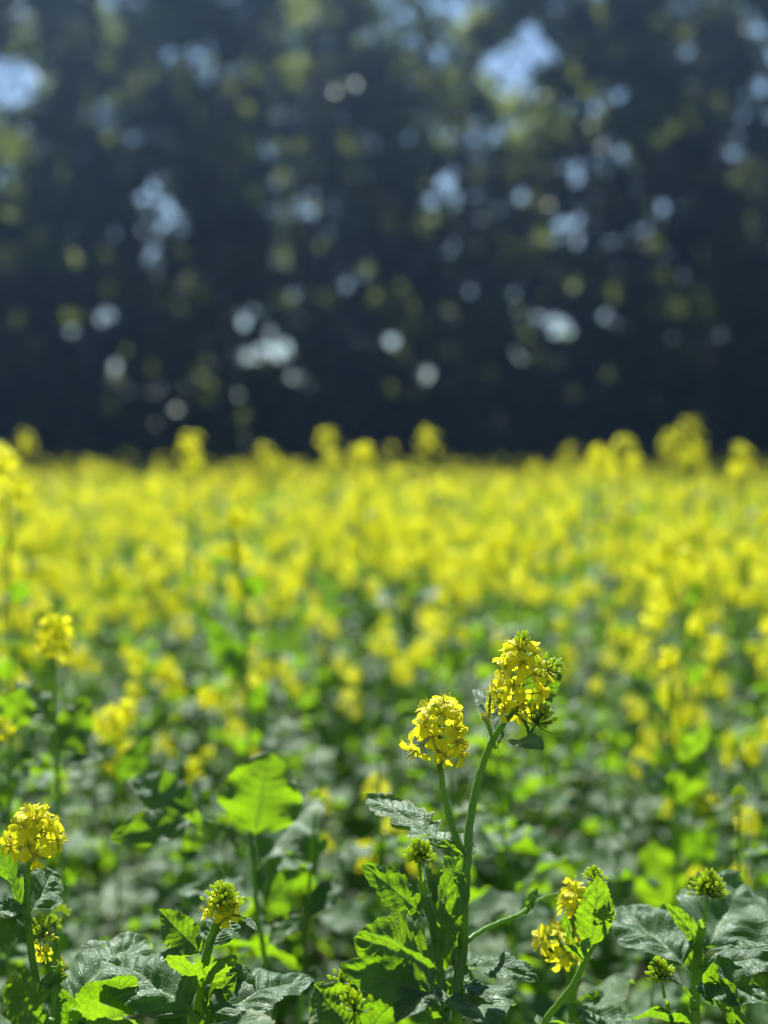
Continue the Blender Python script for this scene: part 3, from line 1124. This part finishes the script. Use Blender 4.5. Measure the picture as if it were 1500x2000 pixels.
# --- the drooping flowers behind that shoot
gF = Vector((0.14, 1.12, 0))
F_ = new_plant('mustard plant with loose open yellow flowers just left of the upright leaf', gF)
stem_part(F_, [gF + Vector((0, 0, -.03)), gF + Vector((0, 0, .5)), (1118, 2060, 1.1), (1115, 1950, 1.1), (1112, 1870, 1.1), (1120, 1800, 1.1), (1122, 1770, 1.1)], .0048, .002, 'stem', 81, 50)
hero_head(rh, F_, P(1121, 1775, 1.1), (.0, -.1, 1), .015, .018, 8, 4, fs=1.1)
hero_head(rh, F_, P(1100, 1850, 1.1), (-.35, -.4, .6), .024, .02, 9, 3, fs=1.15, low=-.6)
leaf_part(F_, (1112, 1960, 1.1), (1250, 2030, 1.05), (-.2, -.5, 1), .5, 82, lobes=1)
leaf_part(F_, (1112, 1980, 1.1), (1180, 1935, 1.12), (.1, -.9, .4), .35, 83, lobes=0, teeth=.2)
leaf_part(F_, (1114, 2010, 1.1), (1050, 2000, 1.06), (-.3, -.4, 1), .6, 84, lobes=0)

# --- left edge plant
gL = Vector((-.225, 1.0, 0))
Lp = new_plant('sharp mustard plant at the left edge with a round bright yellow flower head', gL)
stem_part(Lp, [gL + Vector((0, 0, -.03)), gL + Vector((0, 0, .5)), (108, 2070, .98), (92, 2000, .98), (68, 1900, .98), (55, 1800, .98), (54, 1710, .98), (61, 1660, .98)], .0036, .0022, 'stem', 91, 60)
hero_head(rh, Lp, P(68, 1642, .98), (.12, -.25, 1), .0215, .018, 18, 8, fs=1.15, bud_r=.008, low=-.5, top=1.2)
leaf_part(Lp, (55, 1800, .985), (-20, 1640, 1.0), (.5, .6, .5), .75, 92, label='dark veined leaf left of the stem', lobes=0, teeth=.2, curl=.2)
leaf_part(Lp, (54, 1770, .98), (-60, 1805, .94), (0, -.5, 1), .55, 93, lobes=1, teeth=.25, curl=.4)
leaf_part(Lp, (54, 1760, .98), (-70, 1860, .95), (.1, -.85, .5), .7, 94, lobes=1, teeth=.25, curl=.3)
leaf_part(Lp, (56, 1790, .98), (104, 1700, 1.03), (.4, .5, .7), .65, 95, lobes=0, curl=.4)
leaf_part(Lp, (52, 1700, .985), (120, 1715, .97), (0, -.3, 1), .22, 96, lobes=0, fold=.4)
leaf_part(Lp, (72, 1930, .98), (132, 1905, .97), (.1, -.7, .6), .5, 97, lobes=0)
stem_part(Lp, [(85, 1965, .985), (100, 1915, .97), (122, 1880, .965)], .0019, .0015, 'branch', 98, 15)
hero_head(rh, Lp, P(95, 1890, 1.0), (-.1, -.2, 1), .014, .03, 4, 26, bud_r=.014, fs=.8)
stem_part(Lp, [(80, 2000, .96), (66, 1975, .95), (52, 1950, .94)], .0012, .0009, 'branch', 99, 10)
hero_head(rh, Lp, P(50, 1952, .94), (-.3, -.3, 1), .010, .012, 0, 16, bud_r=.012)
leaf_part(Lp, (90, 2010, .94), (8, 1925, .90), (.2, -.8, .6), .6, 100, lobes=1)
leaf_part(Lp, (92, 2040, .93), (20, 2010, .89), (-.2, -.4, 1), .7, 101, lobes=0)

# --- the stocky plant left of centre, half open head
gG = Vector((-.13, 1.03, 0))
G = new_plant('stocky mustard plant left of centre, its flower head just opening above green buds', gG)
stem_part(G, [gG + Vector((0, 0, -.03)), gG + Vector((0, 0, .5)), (378, 2060, 1.0), (386, 1980, 1.0), (398, 1900, 1.0), (410, 1840, 1.0), (430, 1785, .995)], .0044, .0026, 'stem', 111, 110)
hero_head(rh, G, P(432, 1790, .995), (.15, -.3, 1), .018, .012, 9, 75, fs=1.05, bud_r=.0165, low=.1, top=1.0)
stem_part(G, [(405, 1855, 1.0), (440, 1795, .99), (470, 1790, .985), (492, 1800, .98)], .0010, .0006, 'branch', 112, 0)
leaf_part(G, (474, 1792, .985), (502, 1818, .97), (.1, -.5, 1), .35, 113, lobes=0)
leaf_part(G, (402, 1870, 1.0), (312, 1778, 1.02), (-.1, -.9, .2), .62, 114, label='ragged bright lobed leaf', lobes=1, teeth=.28, curl=.3)
leaf_part(G, (405, 1860, 1.02), (455, 1790, 1.05), (.2, .0, 1), .9, 115, lobes=0, cr=.06)
leaf_part(G, (395, 1930, .99), (462, 1868, .97), (.1, .7, .8), .5, 116, lobes=0, teeth=.3)
leaf_part(G, (395, 1925, .98), (325, 1870, .95), (.1, .8, .7), .6, 117, lobes=0)
leaf_part(G, (392, 1995, .95), (208, 1880, 1.02), (-.05, -.38, 1), .58, 118, label='large grey sheened crinkled leaf with a bright rim', lobes=0, teeth=.2, curl=.55, cr=.06, fold=.25)
leaf_part(G, (390, 1985, .99), (462, 1900, 1.0), (-.1, -.9, .3), .55, 119, lobes=1, teeth=.25)
leaf_part(G, (500, 1960, 1.0), (448, 1880, 1.03), (.1, -.9, .3), .5, 120, lobes=0)
leaf_part(G, (386, 2000, .97), (612, 1915, 1.04), (-.05, -.38, 1), .52, 121, label='broad grey crinkled leaf at the bottom of the frame', lobes=0, teeth=.18, curl=.5, cr=.06)
leaf_part(G, (384, 2040, .95), (520, 2030, .88), (.1, -.2, 1), .7, 122, lobes=1, cr=.06)

# --- big leaf left of it
gH = Vector((-.21, 1.08, 0))
H_ = new_plant('low leafy mustard plant with a big arching grey crinkled leaf, lower left', gH)
stem_part(H_, [gH + Vector((0, 0, -.03)), gH + Vector((0, 0, .5)), (180, 2080, 1.05), (175, 1990, 1.04)], .0045, .003, 'stem', 131, 30)
leaf_part(H_, (120, 1990, 1.0), (290, 1845, 1.1), (-.05, -.38, 1), .50, 132, label='long arching grey leaf with crinkled edge', lobes=0, teeth=.16, curl=.9, cr=.06, ripple=.09)
leaf_part(H_, (135, 2030, 1.0), (262, 1905, .97), (-.3, 1, .5), .62, 133, lobes=0, curl=-.2)
leaf_part(H_, (170, 2030, .98), (240, 1985, .93), (.2, .5, .9), .8, 134, lobes=0)
leaf_part(H_, (150, 2040, .97), (120, 1930, .96), (.2, -.9, .3), .5, 135, lobes=0)

# --- bright low leaves bottom centre
gI = Vector((-.02, 1.02, 0))
I_ = new_plant('low mustard plant at the bottom centre with wide bright backlit leaves', gI)
stem_part(I_, [gI + Vector((0, 0, -.03)), gI + Vector((0, 0, .5)), (690, 2120, .97), (688, 2040, .965), (690, 2000, .96)], .004, .002, 'stem', 141, 20)
leaf_part(I_, (690, 2020, .97), (615, 1925, .99), (.0, -1, .3), .95, 142, lobes=0, teeth=.22, curl=.3)
leaf_part(I_, (690, 2020, .98), (748, 1925, 1.0), (.1, -1, .3), .85, 143, lobes=0, teeth=.24, curl=.3)
leaf_part(I_, (710, 2030, .96), (775, 1950, .95), (.2, .9, .5), .7, 144, lobes=0)
hero_head(rh, I_, P(692, 2000, .95), (0, -.1, 1), .012, .012, 0, 30, bud_r=.016)
hero_head(rh, I_, P(668, 1940, 1.02), (0, -.1, 1), .010, .010, 0, 18, bud_r=.011)

# --- right foreground plant
gR = Vector((.225, 1.1, 0))
Rp = new_plant('mustard plant at the right with big grey leaves and two green bud clusters', gR)
stem_part(Rp, [gR + Vector((0, 0, -.03)), gR + Vector((0, 0, .5)), (1352, 2060, 1.08), (1356, 1960, 1.08), (1362, 1870, 1.08), (1372, 1800, 1.07)], .005, .003, 'stem', 151, 60)
hero_head(rh, Rp, P(1375, 1800, 1.07), (.1, -.1, 1), .020, .028, 0, 130, bud_r=.016)
hero_head(rh, Rp, P(1298, 1948, 1.03), (-.2, -.2, 1), .016, .022, 0, 80, bud_r=.0125)
stem_part(Rp, [(1345, 2080, 1.06), (1318, 2010, 1.04), (1302, 1955, 1.03)], .002, .0014, 'branch', 152, 20)
leaf_part(Rp, (1352, 1905, 1.05), (1196, 1775, 1.16), (-.05, -.38, 1), .50, 153, label='long grey leaf with a dark shaded half', lobes=0, teeth=.14, curl=.4, cr=.05, fold=.35)
leaf_part(Rp, (1350, 1880, 1.12), (1290, 1770, 1.16), (-.2, -.5, 1), .8, 154, lobes=0)
leaf_part(Rp, (1370, 1850, 1.1), (1300, 1765, 1.06), (0, -.9, .5), .25, 155, lobes=0)
leaf_part(Rp, (1366, 1880, 1.09), (1450, 1720, 1.2), (.3, -.35, 1), .65, 156, lobes=0, curl=.4)
leaf_part(Rp, (1380, 1850, 1.05), (1530, 1865, 1.0), (0, -.1, 1), .2, 157, lobes=0, fold=.6)
leaf_part(Rp, (1362, 1905, 1.06), (1500, 1960, .98), (.05, -.9, .35), .42, 158, label='bright wavy leaf with serrated rim at the right edge', lobes=0, teeth=.2, ripple=.14, curl=.6)
leaf_part(Rp, (1360, 1890, 1.08), (1545, 1880, 1.05), (.05, -.4, 1), .6, 159, lobes=0)
leaf_part(Rp, (1356, 1960, 1.05), (1270, 1880, 1.02), (-.2, -.5, 1), .5, 160, lobes=0)
leaf_part(Rp, (1362, 1925, 1.05), (1480, 2020, .98), (.2, .9, .4), .9, 161, label='dark shaded leaf below the wavy one', lobes=0, curl=.2)
leaf_part(Rp, (1345, 2010, 1.05), (1230, 1990, 1.0), (0, .4, .9), .6, 162, lobes=0)

# --- second row: soft but distinct
def soft_plant(label, base_x, depth, segs, heads, leaves, seed, r=.0034):
    rr = np.random.default_rng(seed)
    g0 = Vector((base_x, depth, 0))
    pl = new_plant(label, g0)
    for n_, s_ in enumerate(segs):
        if n_ == 0:
            first = P(*s_[0])
            g1 = Vector((first.x * .5 + base_x * .5, first.y * .5 + depth * .5, first.z * .5))
            stem_part(pl, [g0 + Vector((0, 0, -.03)), g1] + list(s_), r, .002, 'stem', seed, 0, 8)
        else:
            stem_part(pl, s_, .0019, .0011, 'branch', seed, 0, 6)
    for (px, py, d, rad, hh, n) in heads:
        hb = Buf()
        head_buf(hb, rr, (0, 0, 0), (rr.uniform(-.15, .15), -.1, 1), rad, hh, n, 7)
        obj('flower_head', hb.mesh('flower_head', [M['petal'], M['bud']]), pl, Matrix.Translation(P(px, py, d) - g0))
    for k, lf in enumerate(leaves):
        b_, t_, n_, wr = lf[:4]
        leaf_part(pl, b_, t_, n_, wr, seed * 10 + k, nu=34, nv=5, lobes=lf[4] if len(lf) > 4 else 0, curl=.35, teeth=.2, ripple=.1)
    return pl


soft_plant('plant with a large glowing heart shaped leaf standing left of centre', -.13, 1.32,
           [[(535, 2060, 1.32), (520, 1900, 1.32), (500, 1760, 1.32), (492, 1650, 1.33), (488, 1600, 1.35)], [(478, 1680, 1.32), (440, 1620, 1.3), (395, 1600, 1.3)]],
           [], [((496, 1648, 1.33), (525, 1468, 1.33), (.05, -1, .3), 1.0), ((390, 1600, 1.3), (215, 1640, 1.27), (.1, -.8, .6), .45), ((392, 1595, 1.31), (262, 1520, 1.36), (.0, -.9, .5), .5),
                ((400, 1640, 1.35), (340, 1560, 1.38), (.1, .8, .6), .7), ((500, 1760, 1.32), (350, 1740, 1.36), (0, -.3, 1), .6), ((505, 1800, 1.33), (640, 1640, 1.4), (.2, .9, .5), .6),
                ((500, 1700, 1.34), (620, 1560, 1.45), (.2, -.4, 1), .5), ((515, 1850, 1.3), (600, 1790, 1.3), (.2, -.4, 1), .6)], 21)
soft_plant('plant with two broad glowing leaves either side of a dark stem, right side', 0.408, 1.860,
           [[(1330, 2040, 1.800), (1324, 1850, 1.800), (1320, 1700, 1.800), (1316, 1560, 1.800), (1310, 1420, 1.824), (1308, 1330, 1.824)]],
           [(1306, 1300, 1.824, .012, .02, 5)], [((1300, 1790, 1.872), (1270, 1640, 1.872), (0, -1, .2), .75), ((1330, 1690, 1.848), (1395, 1620, 1.860), (.1, -1, .2), .85), ((1318, 1620, 1.800), (1440, 1555, 1.800), (.1, -.4, 1), .4),
                ((1316, 1560, 1.800), (1225, 1480, 1.800), (0, -.4, 1), .5), ((1314, 1500, 1.800), (1390, 1430, 1.824), (.2, .9, .4), .6), ((1312, 1440, 1.800), (1230, 1310, 1.800), (.2, -.4, 1), .35), ((1314, 1580, 1.800), (1380, 1480, 1.800), (.1, .9, .4), .8)], 22)
soft_plant('thin tall mustard plant with a small flower tip high left of centre', -0.204, 2.100,
           [[(500, 1700, 2.100), (485, 1450, 2.100), (480, 1300, 2.112), (478, 1180, 2.124), (455, 1090, 2.136), (452, 1030, 2.136)], [(476, 1170, 2.124), (470, 1110, 2.124), (462, 1080, 2.124)]],
           [(455, 1022, 2.136, .015, .02, 10), (462, 1080, 2.124, .014, .015, 7), ], [((478, 1170, 2.124), (516, 1128, 2.088), (.3, .8, .5), .5), ((478, 1172, 2.124), (486, 1118, 2.124), (.1, -1, .2), .5), ((452, 1096, 2.136), (400, 1090, 2.136), (0, .7, .7), .3),
                ((480, 1260, 2.112), (520, 1230, 2.088), (.2, -.3, 1), .6), ((480, 1290, 2.112), (430, 1272, 2.160), (0, .9, .4), .4), ((482, 1350, 2.112), (400, 1210, 2.160), (.2, .9, .4), .5), ((484, 1400, 2.100), (520, 1330, 2.100), (.2, .8, .5), .5)], 23)
soft_plant('mustard plant with a soft round flower head near the left edge, half way up', -0.352, 1.518,
           [[(125, 1800, 1.518), (115, 1600, 1.518), (108, 1400, 1.518), (106, 1270, 1.518)]],
           [(106, 1262, 1.518, .022, .03, 20)], [((110, 1420, 1.518), (30, 1330, 1.540), (0, -.3, 1), .5), ((112, 1480, 1.518), (170, 1360, 1.562), (.2, .8, .5), .6), ((112, 1500, 1.518), (205, 1480, 1.518), (0, -.4, 1), .5)], 24)
soft_plant('mustard plant with a ragged soft flower head left of the tall thin one', -0.345, 1.863,
           [[(232, 1800, 1.840), (228, 1600, 1.840), (224, 1440, 1.840)]],
           [(222, 1432, 1.840, .024, .03, 15), (250, 1402, 1.863, .015, .02, 7)], [((226, 1500, 1.840), (140, 1420, 1.863), (0, -.4, 1), .5), ((226, 1530, 1.840), (300, 1440, 1.840), (.2, -.8, .5), .5)], 25)
soft_plant('tall mustard plant cut by the left edge of the frame, flowers above the crop', -.60, 2.15,
           [[(25, 1500, 2.15), (20, 1200, 2.15), (14, 1000, 2.15), (12, 960, 2.15)], [(18, 1080, 2.15), (32, 1020, 2.15), (36, 990, 2.15)]],
           [(8, 955, 2.15, .034, .07, 24), (34, 985, 2.15, .026, .05, 14), (-6, 1010, 2.15, .025, .03, 10)], [((18, 1060, 2.15), (-20, 1060, 2.15), (0, .7, .7), .5), ((20, 1180, 2.15), (50, 1140, 2.1), (0, .8, .5), .5)], 26)
soft_plant('plant with one bright broad leaf at the left edge, below the round soft head', -.42, 1.5,
           [[(20, 1800, 1.5), (18, 1600, 1.5), (20, 1450, 1.5), (10, 1400, 1.5)]],
           [(4, 1432, 1.42, .008, .008, 4)], [((15, 1430, 1.5), (50, 1345, 1.5), (0, -1, .15), .95), ((18, 1540, 1.5), (90, 1480, 1.5), (0, -.4, 1), .5), ((18, 1600, 1.5), (-60, 1480, 1.5), (0, -.4, 1), .5)], 27)
soft_plant('tall soft mustard plant at the right with a small dark leaf against the yellow', .50, 2.3,
           [[(1340, 1700, 2.3), (1330, 1450, 2.3), (1335, 1250, 2.3), (1290, 1100, 2.3)], [(1335, 1240, 2.3), (1350, 1190, 2.3), (1352, 1170, 2.3)]],
           [(1290, 1095, 2.3, .024, .03, 14), (1345, 1110, 2.32, .028, .03, 16), (1258, 1120, 2.3, .02, .02, 10), (1275, 1225, 2.2, .025, .03, 12)], [((1345, 1190, 2.3), (1368, 1135, 2.28), (.2, .8, .3), .5), ((1335, 1300, 2.3), (1250, 1260, 2.3), (0, -.4, 1), .4), ((1334, 1340, 2.3), (1400, 1300, 2.3), (0, .8, .5), .5)], 28)
# tall ones rising above the crop, far enough to melt into discs
for k, (px, py, d, hs, lb) in enumerate([
        (640, 872, 4.6, [(0, 0, .045), (8, 34, .03)], 'tall far mustard plant rising above the crop left of the middle'),
        (835, 872, 4.2, [(0, 0, .040)], 'lone tall mustard flower standing clear of the crop against the dark wood'),
        (372, 890, 3.4, [(0, 0, .040), (6, 30, .03)], 'tall mustard plant rising above the crop, left third of the field'),
        (1348, 862, 4.4, [(0, 0, .05), (-38, 18, .04), (14, 40, .04), (-8, 36, .03)], 'tallest bushy mustard plant on the skyline at the right'),
        (1215, 890, 4.0, [(0, 0, .04), (20, 28, .03)], 'tall mustard plant on the skyline left of the bushy one'),
        (1450, 902, 3.6, [(0, 0, .035), (-14, 30, .03)], 'tall mustard plant on the skyline near the right edge'),
        (705, 905, 3.2, [(0, 0, .035)], 'soft tall mustard plant on the skyline near the middle'),
        (50, 878, 5.2, [(0, 0, .05)], 'far mustard flower on the skyline at the far left'),
        (1165, 905, 3.4, [(0, 0, .03), (24, 18, .03)], 'mustard plant on the skyline right of the middle'),
        (520, 905, 5.0, [(0, 0, .05)], 'far mustard plant on the skyline, left of the middle pair')]):
    x = (px - 750) / FPX * d
    heads = [(px + a, py + b_, d, r_, r_ * 1.2, 16) for a, b_, r_ in hs]
    soft_plant(lb, x, d, [[(px + 3, py + 300 / d * 1.3, d), (px + 2, py + 60, d), (px, py + 6, d)]] + [[(px + 2, py + 80, d), (px + a, py + b_ + 8, d)] for a, b_, r_ in hs[1:]],
               heads, [((px + 2, py + 120, d), (px + 35, py + 90, d), (0, -.4, 1), .5), ((px + 2, py + 150, d), (px - 35, py + 120, d), (0, -.4, 1), .5)], 60 + k)
